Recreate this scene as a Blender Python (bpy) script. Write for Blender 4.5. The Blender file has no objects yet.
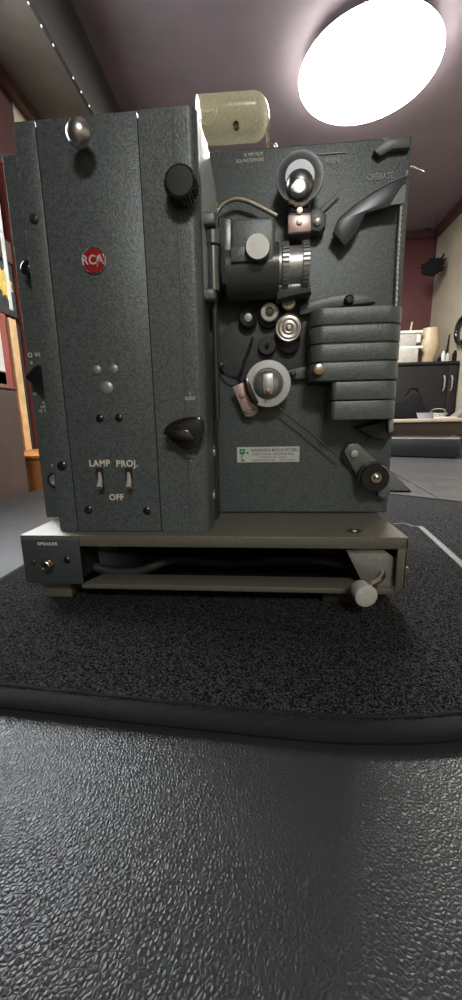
import bpy, bmesh, math, random
from mathutils import Vector, Matrix
random.seed(4)
S = bpy.context.scene
COL = S.collection
V = Vector
PI = math.pi

# ------------------------------------------------------------------ camera
# everything stands in metres; the projector's front is the plane y = 0, the bench top is z = 0
Z0 = 0.078                                   # height of the projector base's top plate above the bench
CF, CP, CR, CY = 372.2721, .2047, -.0199, -.0876
CAM = V((.1989, -.337, .1015 + Z0))
_fw = V((math.sin(CY)*math.cos(CP), math.cos(CY)*math.cos(CP), -math.sin(CP)))
_rt = V((math.cos(CY), -math.sin(CY), 0)); _up = _rt.cross(_fw)
_r = _rt*math.cos(CR) + _up*math.sin(CR); _u = -_rt*math.sin(CR) + _up*math.cos(CR)
cd = bpy.data.cameras.new('camera'); cam = bpy.data.objects.new('camera', cd); COL.objects.link(cam)
cd.sensor_fit = 'VERTICAL'; cd.sensor_height = 36; cd.lens = CF*36/1000
cd.clip_start = .01; cd.clip_end = 50
m = Matrix((_r, _u, -_fw)).transposed().to_4x4(); m.translation = CAM
cam.matrix_world = m
S.camera = cam

# ------------------------------------------------------------------ light and exposure
S.view_settings.view_transform = 'Standard'; S.view_settings.look = 'None'
S.view_settings.gamma = 1; S.view_settings.use_curve_mapping = False
S.view_settings.exposure = 0.0
try:
    S.cycles.use_denoising = True; S.cycles.sample_clamp_indirect = 4
except Exception: pass
W = bpy.data.worlds.new('world'); S.world = W; W.use_nodes = True
W.node_tree.nodes['Background'].inputs[0].default_value = (.92, .96, 1, 1)
W.node_tree.nodes['Background'].inputs[1].default_value = 16.0
LAMP_IN_VIEW = 105.0      # emission of the round ceiling lamp in the photo
LAMP_BEHIND = 46.0      # its twin over the near end of the bench

def at(px, py, x=None, y=None, z=None):
    """point of the place where the sight line of a photo pixel meets the plane x=, y= or z= (world)"""
    d = _fw*CF + _r*(px - 231) - _u*(py - 500)
    i, v = (0, x) if x is not None else (1, y) if y is not None else (2, z)
    return CAM + d*((v - CAM[i])/d[i])
def mpp(p):
    return (V(p) - CAM).dot(_fw)/CF

# ------------------------------------------------------------------ materials
def new_mat(name):
    m = bpy.data.materials.new(name); m.use_nodes = True
    nt = m.node_tree; return m, nt, nt.nodes['Principled BSDF']
def plain(name, c, rough=.5, metal=0, noise=.12, scale=60, bump=0, bscale=None, spec=.5, emit=None, alpha=None, trans=0, coat=0):
    m, nt, b = new_mat(name)
    b.inputs['Roughness'].default_value = rough; b.inputs['Metallic'].default_value = metal
    b.inputs['Specular IOR Level'].default_value = spec
    b.inputs['Transmission Weight'].default_value = trans
    b.inputs['Coat Weight'].default_value = coat
    tc = nt.nodes.new('ShaderNodeTexCoord'); n = nt.nodes.new('ShaderNodeTexNoise')
    n.inputs['Scale'].default_value = scale; n.inputs['Detail'].default_value = 4
    nt.links.new(tc.outputs['Object'], n.inputs['Vector'])
    r = nt.nodes.new('ShaderNodeValToRGB')
    r.color_ramp.elements[0].position = .3; r.color_ramp.elements[1].position = .7
    r.color_ramp.elements[0].color = tuple(max(0, k*(1 - noise)) for k in c) + (1,)
    r.color_ramp.elements[1].color = tuple(min(1, k*(1 + noise)) for k in c) + (1,)
    nt.links.new(n.outputs['Fac'], r.inputs['Fac']); nt.links.new(r.outputs['Color'], b.inputs['Base Color'])
    if bump:
        n2 = nt.nodes.new('ShaderNodeTexNoise'); n2.inputs['Scale'].default_value = bscale or scale
        n2.inputs['Detail'].default_value = 3
        nt.links.new(tc.outputs['Object'], n2.inputs['Vector'])
        bp = nt.nodes.new('ShaderNodeBump'); bp.inputs['Strength'].default_value = bump; bp.inputs['Distance'].default_value = .001
        nt.links.new(n2.outputs['Fac'], bp.inputs['Height']); nt.links.new(bp.outputs['Normal'], b.inputs['Normal'])
    if emit:
        b.inputs['Emission Color'].default_value = tuple(emit[0]) + (1,); b.inputs['Emission Strength'].default_value = emit[1]
    return m

HAM = plain('hammertone_grey', (.100, .120, .121), .42, .2, .42, 620, .3, 560)
HAM2 = plain('hammertone_cast', (.128, .148, .144), .38, .15, .25, 600, .25, 650)
HAMG = plain('hammertone_gloss', (.085, .096, .096), .25, .2, .16, 500, .15, 500)
OLIVE = plain('olive_paint', (.150, .143, .114), .45, .25, .25, 700, .4, 450)
DARKPAINT = plain('dark_paint', (.028, .032, .033), .45, .1, .2, 400, .2, 500)
BLACK = plain('black_bakelite', (.010, .010, .011), .18, 0, .2, 100, coat=.4)
RUBBER = plain('rubber', (.020, .020, .021), .6, 0, .2, 300)
CORD = plain('cord_rubber', (.016, .014, .013), .7, 0, .25, 200, .2)
CHROME = plain('chrome', (.72, .71, .68), .16, 1, .08, 150)
ALU = plain('aluminium', (.62, .62, .60), .3, 1, .08, 300, .05, 900)
SATIN = plain('satin_aluminium', (.55, .56, .56), .38, .8, .08, 300)
PLATE = plain('grey_plate', (.33, .33, .31), .4, .5, .1, 300)
BRASS = plain('brass', (.50, .43, .32), .28, 1, .1, 200)
PINK = plain('pinkish_steel', (.62, .47, .46), .35, .55, .08, 300)
CREAM = plain('cream_paint', (.72, .68, .55), .5, 0, .06, 600)
RED = plain('red_enamel', (.36, .015, .018), .25, 0, .1, 200, coat=.5)
LABEL = plain('label_silver', (.62, .64, .60), .4, .2, .05, 400)
GREEN = plain('label_green', (.01, .22, .09), .5)
INK = plain('label_ink', (.03, .04, .04), .5)
SLOT = plain('slot_black', (.004, .004, .004), .8)
YELLOWED = plain('yellowed_plastic', (.86, .83, .60), .18, 0, .15, 500, .1, 600)
YELLOWED.node_tree.nodes['Principled BSDF'].inputs['Alpha'].default_value = .52
WIRE = plain('dull_wire', (.13, .12, .09), .35, .8, .1, 300)
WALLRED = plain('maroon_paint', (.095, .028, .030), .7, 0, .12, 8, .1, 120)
WALLRED2 = plain('red_panel', (.26, .062, .050), .6, 0, .15, 6)
BEIGE = plain('beige_paint', (.35, .31, .235), .8, 0, .08, 6, .1, 150)
CEIL = plain('mauve_brown_ceiling', (.190, .155, .170), .8, 0, .1, 5, .1, 90)
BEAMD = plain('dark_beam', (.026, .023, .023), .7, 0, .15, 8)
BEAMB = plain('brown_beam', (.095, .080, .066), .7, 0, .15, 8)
TRIM = plain('maroon_trim', (.075, .028, .028), .5, 0, .15, 12)
FLOOR = plain('floor_brown', (.08, .06, .05), .6, 0, .2, 10)
OAK = plain('orange_wood', (.42, .17, .04), .5, 0, .2, 18)
PINE = plain('pine_trim', (.55, .36, .18), .45, 0, .2, 25)
BROWN = plain('dark_brown_board', (.065, .042, .036), .5, 0, .15, 20)
CAB = plain('charcoal_cabinet', (.013, .012, .0125), .6, 0, .15, 20, spec=.2)
WHITEPL = plain('white_plastic', (.62, .64, .60), .3)
CERAM = plain('beige_ceramic', (.38, .30, .19), .45, 0, .1, 40)
GREYBOX = plain('grey_card', (.33, .31, .28), .7)
BLACKCL = plain('black_cloth', (.009, .009, .010), .95, 0, .3, 60, .4, 80, spec=.08)
DESK = plain('pale_board', (.38, .32, .25), .5)
PAPER = plain('paper', (.58, .52, .44), .7)
VINYL = plain('black_vinyl', (.020, .021, .023), .25, 0, .15, 60, .25, 350)
PICD = plain('picture_dark', (.045, .055, .060), .4, 0, .5, 60)
PICY = plain('picture_yellow', (.62, .45, .10), .5, 0, .3, 90)
GLOW = plain('lamp_diffuser', (.9, .9, .88), .5, emit=((1, .97, .92), LAMP_IN_VIEW))
GLOW2 = plain('lamp_diffuser_near', (.9, .9, .88), .5, emit=((1, .97, .92), LAMP_BEHIND))
PIN = plain('pin_light_glow', (.8, .8, .8), emit=((1, .95, .9), 1.5))
GLASS = plain('clear_plastic', (.75, .8, .82), .08, trans=.85)

def leather():
    m, nt, b = new_mat('grained_leather')
    b.inputs['Roughness'].default_value = .36; b.inputs['Specular IOR Level'].default_value = .55
    tc = nt.nodes.new('ShaderNodeTexCoord')
    warp = nt.nodes.new('ShaderNodeTexNoise'); warp.inputs['Scale'].default_value = 160; warp.inputs['Detail'].default_value = 2
    nt.links.new(tc.outputs['Object'], warp.inputs['Vector'])
    mx = nt.nodes.new('ShaderNodeMixRGB'); mx.blend_type = 'ADD'; mx.inputs['Fac'].default_value = .0025
    nt.links.new(tc.outputs['Object'], mx.inputs[1]); nt.links.new(warp.outputs['Color'], mx.inputs[2])
    vo = nt.nodes.new('ShaderNodeTexVoronoi'); vo.feature = 'DISTANCE_TO_EDGE'; vo.inputs['Scale'].default_value = 540
    nt.links.new(mx.outputs[0], vo.inputs['Vector'])
    mr = nt.nodes.new('ShaderNodeMapRange'); mr.inputs['From Max'].default_value = .35
    nt.links.new(vo.outputs['Distance'], mr.inputs['Value'])
    big = nt.nodes.new('ShaderNodeTexNoise'); big.inputs['Scale'].default_value = 14; big.inputs['Detail'].default_value = 3
    nt.links.new(tc.outputs['Object'], big.inputs['Vector'])
    b1 = nt.nodes.new('ShaderNodeBump'); b1.inputs['Strength'].default_value = .4; b1.inputs['Distance'].default_value = .0005
    b2 = nt.nodes.new('ShaderNodeBump'); b2.inputs['Strength'].default_value = .2; b2.inputs['Distance'].default_value = .004
    nt.links.new(big.outputs['Fac'], b2.inputs['Height'])
    nt.links.new(mr.outputs[0], b1.inputs['Height']); nt.links.new(b2.outputs['Normal'], b1.inputs['Normal'])
    nt.links.new(b1.outputs['Normal'], b.inputs['Normal'])
    rr = nt.nodes.new('ShaderNodeMapRange'); rr.inputs['To Min'].default_value = .28; rr.inputs['To Max'].default_value = .48
    nt.links.new(big.outputs['Fac'], rr.inputs['Value']); nt.links.new(rr.outputs[0], b.inputs['Roughness'])
    b.inputs['Base Color'].default_value = (.030, .032, .034, 1)
    return m
LEATHER = leather()
def carpet():
    m, nt, b = new_mat('black_carpet')
    b.inputs['Roughness'].default_value = .95; b.inputs['Specular IOR Level'].default_value = .08
    b.inputs['Sheen Weight'].default_value = .0; b.inputs['Sheen Roughness'].default_value = .4
    tc = nt.nodes.new('ShaderNodeTexCoord')
    n = nt.nodes.new('ShaderNodeTexNoise'); n.inputs['Scale'].default_value = 560; n.inputs['Detail'].default_value = 6; n.inputs['Roughness'].default_value = .7
    nt.links.new(tc.outputs['Object'], n.inputs['Vector'])
    r = nt.nodes.new('ShaderNodeValToRGB')
    r.color_ramp.elements[0].position = .42; r.color_ramp.elements[1].position = .80
    r.color_ramp.elements[0].color = (.003, .003, .0035, 1); r.color_ramp.elements[1].color = (.105, .105, .11, 1)
    vo = nt.nodes.new('ShaderNodeTexVoronoi'); vo.inputs['Scale'].default_value = 1100
    nt.links.new(tc.outputs['Object'], vo.inputs['Vector'])
    sx = nt.nodes.new('ShaderNodeSeparateColor'); nt.links.new(vo.outputs['Color'], sx.inputs[0])
    av = nt.nodes.new('ShaderNodeMath'); av.operation = 'MULTIPLY_ADD'; av.inputs[1].default_value = .5
    hf = nt.nodes.new('ShaderNodeMath'); hf.operation = 'MULTIPLY'; hf.inputs[1].default_value = .5
    nt.links.new(n.outputs['Fac'], hf.inputs[0]); nt.links.new(sx.outputs[0], av.inputs[0]); nt.links.new(hf.outputs[0], av.inputs[2])
    nt.links.new(av.outputs[0], r.inputs['Fac']); nt.links.new(r.outputs['Color'], b.inputs['Base Color'])
    bp = nt.nodes.new('ShaderNodeBump'); bp.inputs['Strength'].default_value = 1; bp.inputs['Distance'].default_value = .003
    nt.links.new(n.outputs['Fac'], bp.inputs['Height']); nt.links.new(bp.outputs['Normal'], b.inputs['Normal'])
    return m
CARPET = carpet()
BIND = plain('binding_tape', (.013, .013, .014), .85, 0, .3, 900, .5, 1100, spec=.2)

# ------------------------------------------------------------------ mesh helpers
class MB:
    def __init__(s): s.b = bmesh.new()
    def box(s, x0, x1, y0, y1, z0, z1, bev=0, seg=2):
        r = bmesh.ops.create_cube(s.b, size=1)
        vs = r['verts']
        for v in vs:
            v.co = V(((x0+x1)/2 + v.co.x*(x1-x0), (y0+y1)/2 + v.co.y*(y1-y0), (z0+z1)/2 + v.co.z*(z1-z0)))
        if bev:
            es = list({e for v in vs for e in v.link_edges})
            bmesh.ops.bevel(s.b, geom=es, offset=bev, segments=seg, affect='EDGES', profile=.5)
        return s
    def prism(s, pts, d, bev=0):
        """polygon of 3D points extruded by vector d"""
        d = V(d); n = len(pts)
        a = [s.b.verts.new(V(p)) for p in pts]; c = [s.b.verts.new(V(p) + d) for p in pts]
        fs = [s.b.faces.new(a), s.b.faces.new(c[::-1])]
        for i in range(n): fs.append(s.b.faces.new((a[i], c[i], c[(i+1) % n], a[(i+1) % n])))
        bmesh.ops.recalc_face_normals(s.b, faces=fs)
        if bev:
            es = list({e for f in fs[:2] for e in f.edges})
            bmesh.ops.bevel(s.b, geom=es, offset=bev, segments=2, affect='EDGES', profile=.5)
        return s
    def lathe(s, c, axis, prof, n=40, tooth=0):
        """profile [(t, r)] turned about axis through c; t runs along axis"""
        ax = V(axis).normalized(); h = V((0, 0, 1)) if abs(ax.z) < .9 else V((1, 0, 0))
        e1 = ax.cross(h).normalized(); e2 = ax.cross(e1)
        rings = []
        for t, r in prof:
            if r <= 1e-7: rings.append([s.b.verts.new(V(c) + ax*t)])
            else: rings.append([s.b.verts.new(V(c) + ax*t + (e1*math.cos(2*PI*i/n) + e2*math.sin(2*PI*i/n))*(r + (tooth if i % 2 and tooth else 0))) for i in range(n)])
        fs = []
        for A, B in zip(rings, rings[1:]):
            for i in range(n):
                j = (i+1) % n
                q = [A[i % len(A)], A[j % len(A)], B[j % len(B)], B[i % len(B)]]
                u = []
                for k in q:
                    if k not in u: u.append(k)
                if len(u) > 2: fs.append(s.b.faces.new(u))
        for R_ in (rings[0], rings[-1]):
            if len(R_) > 2: fs.append(s.b.faces.new(R_))
        bmesh.ops.recalc_face_normals(s.b, faces=fs)
        return s
    def cyl(s, a, b, r, n=24, r2=None):
        a, b = V(a), V(b); L = (b-a).length
        return s.lathe(a, b-a, [(0, r), (L, r if r2 is None else r2)], n)
    def tube(s, pts, r, n=10, flat=1.0, closed=False, smooth=0):
        pts = [V(p) for p in pts]
        if smooth: pts = spline(pts, smooth, closed)
        m_ = len(pts); rings = []
        prev = None
        for i, p in enumerate(pts):
            if closed: t = (pts[(i+1) % m_] - pts[i-1]).normalized()
            else: t = (pts[min(i+1, m_-1)] - pts[max(i-1, 0)]).normalized()
            if prev is None:
                h = V((0, 0, 1)) if abs(t.z) < .9 else V((0, 1, 0))
                e1 = t.cross(h).normalized()
            else: e1 = (prev - t*prev.dot(t)).normalized()
            prev = e1; e2 = e1.cross(t)
            rr = r[i] if isinstance(r, (list, tuple)) else r
            rings.append([s.b.verts.new(p + e1*math.cos(2*PI*k/n)*rr + e2*math.sin(2*PI*k/n)*rr*flat) for k in range(n)])
        fs = []
        prs = list(zip(rings, rings[1:])) + ([(rings[-1], rings[0])] if closed else [])
        for A, B in prs:
            for k in range(n): fs.append(s.b.faces.new((A[k], A[(k+1) % n], B[(k+1) % n], B[k])))
        if not closed: fs += [s.b.faces.new(rings[0]), s.b.faces.new(rings[-1])]
        bmesh.ops.recalc_face_normals(s.b, faces=fs)
        return s
    def build(s, name, mat, parent=None, smooth=True):
        me = bpy.data.meshes.new(name)
        o = bpy.data.objects.new(name, me); COL.objects.link(o)
        org = V((0, 0, 0))
        if parent is not None:
            o.parent = parent; org = V(parent['_o']) if '_o' in parent else V((0, 0, 0))
        else:
            vs = s.b.verts
            org = V((sum(v.co.x for v in vs)/len(vs), sum(v.co.y for v in vs)/len(vs), min(v.co.z for v in vs)))
            o.location = org
        for v in s.b.verts: v.co -= org
        s.b.to_mesh(me); s.b.free()
        o['_o'] = tuple(org)
        if smooth:
            me.shade_smooth()
            try: me.set_sharp_from_angle(angle=R(35))
            except Exception: pass
        me.materials.append(mat)
        return o
def R(a): return math.radians(a)
def spline(p, k, closed=False):
    out = []; n = len(p)
    for i in range(n if closed else n-1):
        if closed: a, b, c, d = p[i-1], p[i], p[(i+1) % n], p[(i+2) % n]
        else: a, b, c, d = p[max(i-1, 0)], p[i], p[i+1], p[min(i+2, n-1)]
        for j in range(k):
            t = j/k
            out.append(.5*((2*b) + (c-a)*t + (2*a-5*b+4*c-d)*t*t + (3*b-a-3*c+d)*t**3))
    if not closed: out.append(p[-1])
    return out
def tag(o, label, cat, group=None):
    o['label'] = label; o['category'] = cat
    if group: o['group'] = group
    return o
def empty(name, loc, label, cat, group=None):
    o = bpy.data.objects.new(name, None); COL.objects.link(o); o.location = loc; o['_o'] = tuple(loc)
    return tag(o, label, cat, group)
def struct(mb, name, mat):
    o = mb.build(name, mat, smooth=False); o['kind'] = 'structure'; return o
def text(name, s, p, size, mat, parent, depth=.0002, align='CENTER', width=None, font_scale=1, rot=None, bold=.0):
    """lettering standing on a plane that faces -Y, centred on p"""
    cu = bpy.data.curves.new(name, 'FONT'); cu.body = s; cu.size = size; cu.extrude = depth; cu.offset = bold
    cu.align_x = align; cu.align_y = 'CENTER'; cu.space_character = 1.1
    tmp = bpy.data.objects.new('tmp', cu); COL.objects.link(tmp)
    bpy.context.view_layer.update()
    me = bpy.data.meshes.new_from_object(tmp)
    COL.objects.unlink(tmp); bpy.data.objects.remove(tmp)
    xs = [v.co.x for v in me.vertices]; w = max(xs) - min(xs); k = (width/w) if width else 1
    org = V(parent['_o'])
    for v in me.vertices:
        x, y, z = v.co; x *= k
        if rot: x, y = x*math.cos(rot) - y*math.sin(rot), x*math.sin(rot) + y*math.cos(rot)
        v.co = V(p) + V((x, -z, y)) - org
    me.materials.clear(); me.materials.append(mat)
    o = bpy.data.objects.new(name, me); COL.objects.link(o); o.parent = parent; o['_o'] = tuple(org)
    return o

# ================================================================== THE ROOM
LW, RW, BW, NW = -.75, 1.62, 3.2, -2.6
FZ, CZ = -.75, 1.6 + Z0
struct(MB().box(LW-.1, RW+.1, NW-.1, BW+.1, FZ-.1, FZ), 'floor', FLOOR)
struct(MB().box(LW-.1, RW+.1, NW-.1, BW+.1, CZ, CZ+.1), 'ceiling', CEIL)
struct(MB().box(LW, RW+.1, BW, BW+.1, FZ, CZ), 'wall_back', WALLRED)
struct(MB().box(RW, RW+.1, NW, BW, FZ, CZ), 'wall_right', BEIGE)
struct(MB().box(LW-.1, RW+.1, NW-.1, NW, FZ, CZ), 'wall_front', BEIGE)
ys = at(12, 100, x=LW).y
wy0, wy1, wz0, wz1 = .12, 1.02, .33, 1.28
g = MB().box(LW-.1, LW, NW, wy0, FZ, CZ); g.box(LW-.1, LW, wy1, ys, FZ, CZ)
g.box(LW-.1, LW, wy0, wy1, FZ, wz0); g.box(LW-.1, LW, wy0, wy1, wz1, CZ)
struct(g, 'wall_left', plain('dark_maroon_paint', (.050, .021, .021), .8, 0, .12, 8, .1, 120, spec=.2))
# daylight window in the left wall beside the bench
g = MB()
for y0, y1, z0_, z1_ in ((wy0, wy0+.05, wz0, wz1), (wy1-.05, wy1, wz0, wz1), (wy0, wy1, wz0, wz0+.05), (wy0, wy1, wz1-.05, wz1), ((wy0+wy1)/2-.02, (wy0+wy1)/2+.02, wz0, wz1)):
    g.box(LW-.07, LW+.012, y0, y1, z0_, z1_, .003)
wo = struct(g, 'window_1', WHITEPL)
struct(MB().box(LW-.1, LW, ys, BW+.1, FZ, CZ), 'wall_left_far', BEIGE)
# soffit along the left wall with a dark side face and pin lights
bz = 1.35 + Z0
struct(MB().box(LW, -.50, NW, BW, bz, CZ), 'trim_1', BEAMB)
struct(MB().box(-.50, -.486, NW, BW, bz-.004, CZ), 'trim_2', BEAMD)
struct(MB().box(LW, LW+.035, NW, BW, bz-.035, bz), 'trim_3', TRIM)
struct(MB().box(RW-.04, RW, NW, BW, CZ-.06, CZ), 'trim_4', TRIM)
struct(MB().box(-.486, RW-.04, BW-.03, BW, CZ-.06, CZ), 'trim_5', TRIM)

# pin lights on the dark beam
PINL = {28: 'tiny pin light on the dark beam, nearest the top edge of the photo', 41: 'tiny pin light on the dark beam, second from the top of the photo',
        53: 'tiny pin light on the dark beam, lowest of its upper three', 73: 'tiny pin light on the dark beam, highest of its lower three',
        81: 'tiny pin light on the dark beam, middle of its lower three', 89: 'tiny pin light on the dark beam, closest above the projector'}
for px, py in ((28, 3), (41, 26), (53, 45), (73, 78), (81, 92), (89, 106)):
    p = at(px, py, x=-.486)
    if p.z > CZ - .01: continue
    o = MB().lathe(p, (1, 0, 0), [(0, .003), (.002, .003), (.003, 0)], 12).build('pin_light', PIN)
    tag(o, PINL[px], 'light', 'pin lights along the beam')

# left wall: shelf board, picture, red panel, door opening with pine frame
X = LW
def lw(px, py, x=None): return at(px, py, x=X if x is None else x)
p0, p1 = lw(13, 318), lw(13, 262)
o = MB().box(X, X+.012, p0.y-.16, p0.y+.02, p0.z, p1.z, .002).build('wall_picture', PICD)
tag(o, 'dark slate picture with a ragged yellow flower on the far left wall', 'picture')
q = lw(4, 285)
pts = []
for i in range(22):
    a = 2*PI*i/22; r_ = .052*(1 if i % 2 else .74)
    pts.append(V((X+.012, q.y - .015 + r_*.9*math.cos(a), q.z + r_*math.sin(a))))
MB().prism(pts, (.002, 0, 0)).build('flower', PICY, o)
z0, z1 = lw(0, 262).z, lw(0, 240).z
tag(MB().box(X, X+.022, p0.y-.16, p0.y+.01, z0+.005, z1, .003).build('wall_shelf', BROWN), 'brown wooden shelf board above the yellow flower picture', 'shelf')
zt, zb = lw(8, 322).z, lw(24, 450).z
ya = lw(9, 325).y
o = MB().box(X, X+.01, ya-.18, ya-.03, zb-.6, zt+.02, .002).build('wall_panel', WALLRED2); tag(o, 'brick red wall panel left of the pine door frame', 'panel')
dr = bpy.data.objects.new('door_1', None); COL.objects.link(dr); dr.location = (X, ya, FZ); dr['_o'] = (X, ya, FZ); dr['kind'] = 'structure'
MB().box(X, X+.022, ya-.03, ya+.012, FZ, zt+.01, .003).build('door_frame', PINE, dr)
MB().box(X, X+.014, ya+.012, ya+.045, FZ, zt, .001).build('door_gap', SLOT, dr)
MB().box(X, X+.03, ya+.045, ya+.075, FZ, lw(2, 168).z, .004).build('door_edge', WALLRED2, dr)
r0_, r1_ = at(2.5, 168, x=X+.05), at(11.5, 310, x=X+.05)
MB().cyl((X+.05, r1_.y, r1_.z), (X+.05, r1_.y, r0_.z), .006, 10).build('highlight_rod', WHITEPL, dr)  # white rod stands in for the glossy highlight down the door edge

# low furniture between the wall and the bench on the left
a = at(22, 455, x=-.5); b_ = at(47, 455, x=-.5)
z_ = at(32, 453, x=-.6).z
o = empty('wooden_cabinet', (-.62, 1.05, FZ), 'orange wooden cabinet behind the left edge of the bench', 'cabinet')
MB().box(-.74, -.5, .80, 1.35, FZ, z_-.012, .003).build('body', OAK, o)
MB().box(-.745, -.49, .79, 1.36, z_-.012, z_, .003).build('top', OAK, o)
zk = at(18, 393, x=-.55).z
o = empty('brown_box', (-.62, .6, FZ), 'tall dark brown box at the left edge of the photo', 'box')
yk = at(22, 430, x=-.5).y
MB().box(-.72, -.5, .35, yk, FZ, zk, .006).build('body', BROWN, o)
MB().box(-.722, -.498, .348, yk+.002, zk, zk+.006, .002).build('lid', BROWN, o)
c = at(13, 392, x=-.6)
g = MB()
for i in range(7):
    g.lathe((-.60 + random.uniform(-.02, .02), yk - .03 + random.uniform(-.02, .02), zk+.006), (0, 0, 1), [(0, .002), (.006, .009), (.012, .007), (.015, 0)], 8)
tag(g.build('red_trinket', plain('red_glaze', (.5, .08, .05), .3)), 'small pile of red petals on the tall brown box', 'trinket')

# ceiling lamp in view
def ceiling_lamp(c, r, mat, label):
    o = empty('ceiling_lamp', c, label, 'lamp')
    MB().lathe(c, (0, 0, -1), [(0, r*.62), (.030, r*.7), (.064, r*.985), (.068, r*.985), (.068, r*.5)], 64).build('base', WHITEPL, o)
    MB().lathe(V(c) - V((0, 0, .0682)), (0, 0, -1), [(0, r*.99), (.002, r), (.0045, r*.995), (.006, 0)], 96).build('diffuser', mat, o)
    return o
ceiling_lamp((.64, 1.60, CZ), .283, GLOW, 'large round glowing white ceiling lamp above the projector')
ceiling_lamp((.55, -1.9, CZ), .285, GLOW2, 'round ceiling lamp over the near end of the bench')

# ================================================================== BENCH, MATS
bx0, bx1, by0, by1 = at(30, 491, z=0).x, 1.40, -.62, 1.95
bench = empty('treatment_bench', ((bx0+bx1)/2, .6, FZ), 'long bench upholstered in grained black leather under everything', 'bench')
MB().box(bx0, bx1, by0, by1, -.10, 0, .014, 4).build('leather_top', LEATHER, bench)
MB().box(bx0+.04, bx1-.04, by0+.04, by1-.04, -.16, -.10, .004).build('frame', BROWN, bench)
for x in (bx0+.12, bx1-.12):
    for y in (by0+.12, by1-.12):
        MB().box(x-.035, x+.035, y-.035, y+.035, FZ, -.16, .004).build('leg', BROWN, bench)
# stitched seam in the leather beyond the mat
s0, s1 = at(386, 468, z=.002), at(446, 501, z=.002)
MB().tube([V((s.x, s.y, .0005)) for s in (s0, (s0+s1)/2, s1)], .004, 8, .5).build('seam', LEATHER, bench)

MT = Z0 - .070                                # mat top
front = [at(px, py, z=MT*.6) for px, py in ((0, 697), (80, 706), (150, 714), (230, 722), (300, 729), (350, 732), (410, 732), (462, 728))]
fr = [(p.x, p.y) for p in front]
bk0, bk1 = at(380, 493, z=MT), at(462, 502, z=MT)
xl = at(10, 575, z=MT).x
out = [(xl, .62), (xl, .30), (xl, .05), (xl+.002, -.06), (xl+.02, -.105), (xl+.06, -.127)] + fr + \
      [(fr[-1][0]+.06, fr[-1][1]+.012), (.46, -.10), (.60, -.03), (.68, .08), (.70, .25), (bk1.x+.06, bk1.y-.04), (bk1.x, bk1.y), (bk0.x, bk0.y), (.3, .66), (0, .66)]
mat_ = empty('carpet_mat', (.25, .2, 0), 'black carpet mat with bound rounded edge under the projector', 'mat')
op = spline([V((x, y, 0)) for x, y in out], 4, True)
MB().prism([V((p.x, p.y, .0008)) for p in op], (0, 0, MT-.0008), .0015).build('pile', CARPET, mat_)
def off(P, d):
    n = len(P); r_ = []
    for i in range(n):
        t = (P[(i+1) % n] - P[i-1]).normalized(); r_.append(P[i] + V((t.y, -t.x, 0))*d)
    return r_
bo = off(op, 0)
MB().tube([V((p.x, p.y, MT*.5 + .001)) for p in bo], .0075, 12, .62, closed=True).build('binding', BIND, mat_)
# stitches where the tape meets the pile
inn = off(op, -.0075) if (off(op, -.0075)[20] - V((.2, .2, 0))).length < (op[20] - V((.2, .2, 0))).length else off(op, .0075)
MB().tube([V((p.x, p.y, MT + .0002 + .0008*math.sin(i*2.1))) for i, p in enumerate(inn)], .0016, 6, .6, closed=True).build('stitching', BIND, mat_)
# pale seam tape lying across the mat at right
sp = [at(px, py, z=MT+.001) for px, py in ((393, 524), (404, 523), (412, 526), (421, 527), (440, 544), (462, 564), (480, 582))]
g = MB().tube(sp, [.0012, .0016, .002, .004, .0045, .0045, .0045], 8, .35)
g.build('seam_tape', plain('grey_tape', (.14, .14, .135), .6, noise=.3, scale=200), mat_)['label'] = 'pale grey seam tape'
# corner of a second mat
c4 = [at(px, py, z=.001) for px, py in ((370, 476), (391, 472), (400, 481), (411, 492), (398, 492), (370, 491))]
mat2 = MB().prism([V((p.x, p.y, .001)) for p in c4], (0, 0, .004), .0008).build('carpet_offcut', CARPET)
tag(mat2, 'small pointed carpet offcut lying on the leather behind the big mat', 'mat')
# black vinyl block at the bench's far end
f0, f1 = at(395, 457, z=.0), at(458, 459, z=.0)
dv = (f1 - f0).normalized(); f0 = f0 - dv*.25
nrm = V((-dv.y, dv.x, 0))
hgt = at(430, 438, y=(f0.y+f1.y)/2).z
cu = MB().prism([V((p.x, p.y, .001)) for p in (f0, f1, f1 + nrm*.33, f0 + nrm*.33)], (0, 0, hgt), .016).build('vinyl_block', VINYL)
tag(cu, 'low black vinyl cushion block at the far end of the bench', 'cushion')
MB().tube([V((p.x, p.y, hgt+.001)) for p in (f0 + nrm*.008, f1 + nrm*.008)], .002, 8).build('edge_highlight', SATIN, cu)  # pale strip stands in for the highlight along the block's top edge

# ================================================================== FAR RIGHT: cabinet, table and what stands on them
cy = 2.62
c0, c1 = at(396, 363, y=cy), at(458, 365, y=cy)
ct = c0.z
cb = empty('black_cabinet', ((c0.x+c1.x)/2, cy+.2, FZ), 'charcoal cabinet with two slim handles against the right wall', 'cabinet')
cx0 = c0.x - .35; cx1 = min(c1.x, RW-.01)
MB().box(cx0, cx1, cy, cy+.42, FZ, ct-.02, .003).build('body', CAB, cb)
MB().box(cx0-.01, cx1+.004, cy-.015, cy+.425, ct-.02, ct, .003).build('top', CAB, cb)
xm = at(447, 380, y=cy).x
for xa, xb, hx in ((cx0+.01, xm-.002, xm-.03), (xm+.002, cx1-.005, xm+.022)):
    d = MB().box(xa, xb, cy-.016, cy, FZ+.06, ct-.03, .002).build('door', CAB, cb)
    MB().tube([(hx, cy-.017, at(443, 391, y=cy).z), (hx, cy-.034, at(443, 388, y=cy).z), (hx, cy-.034, at(443, 379, y=cy).z), (hx, cy-.017, at(443, 376, y=cy).z)], .005, 8).build('handle', SATIN, d)
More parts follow.
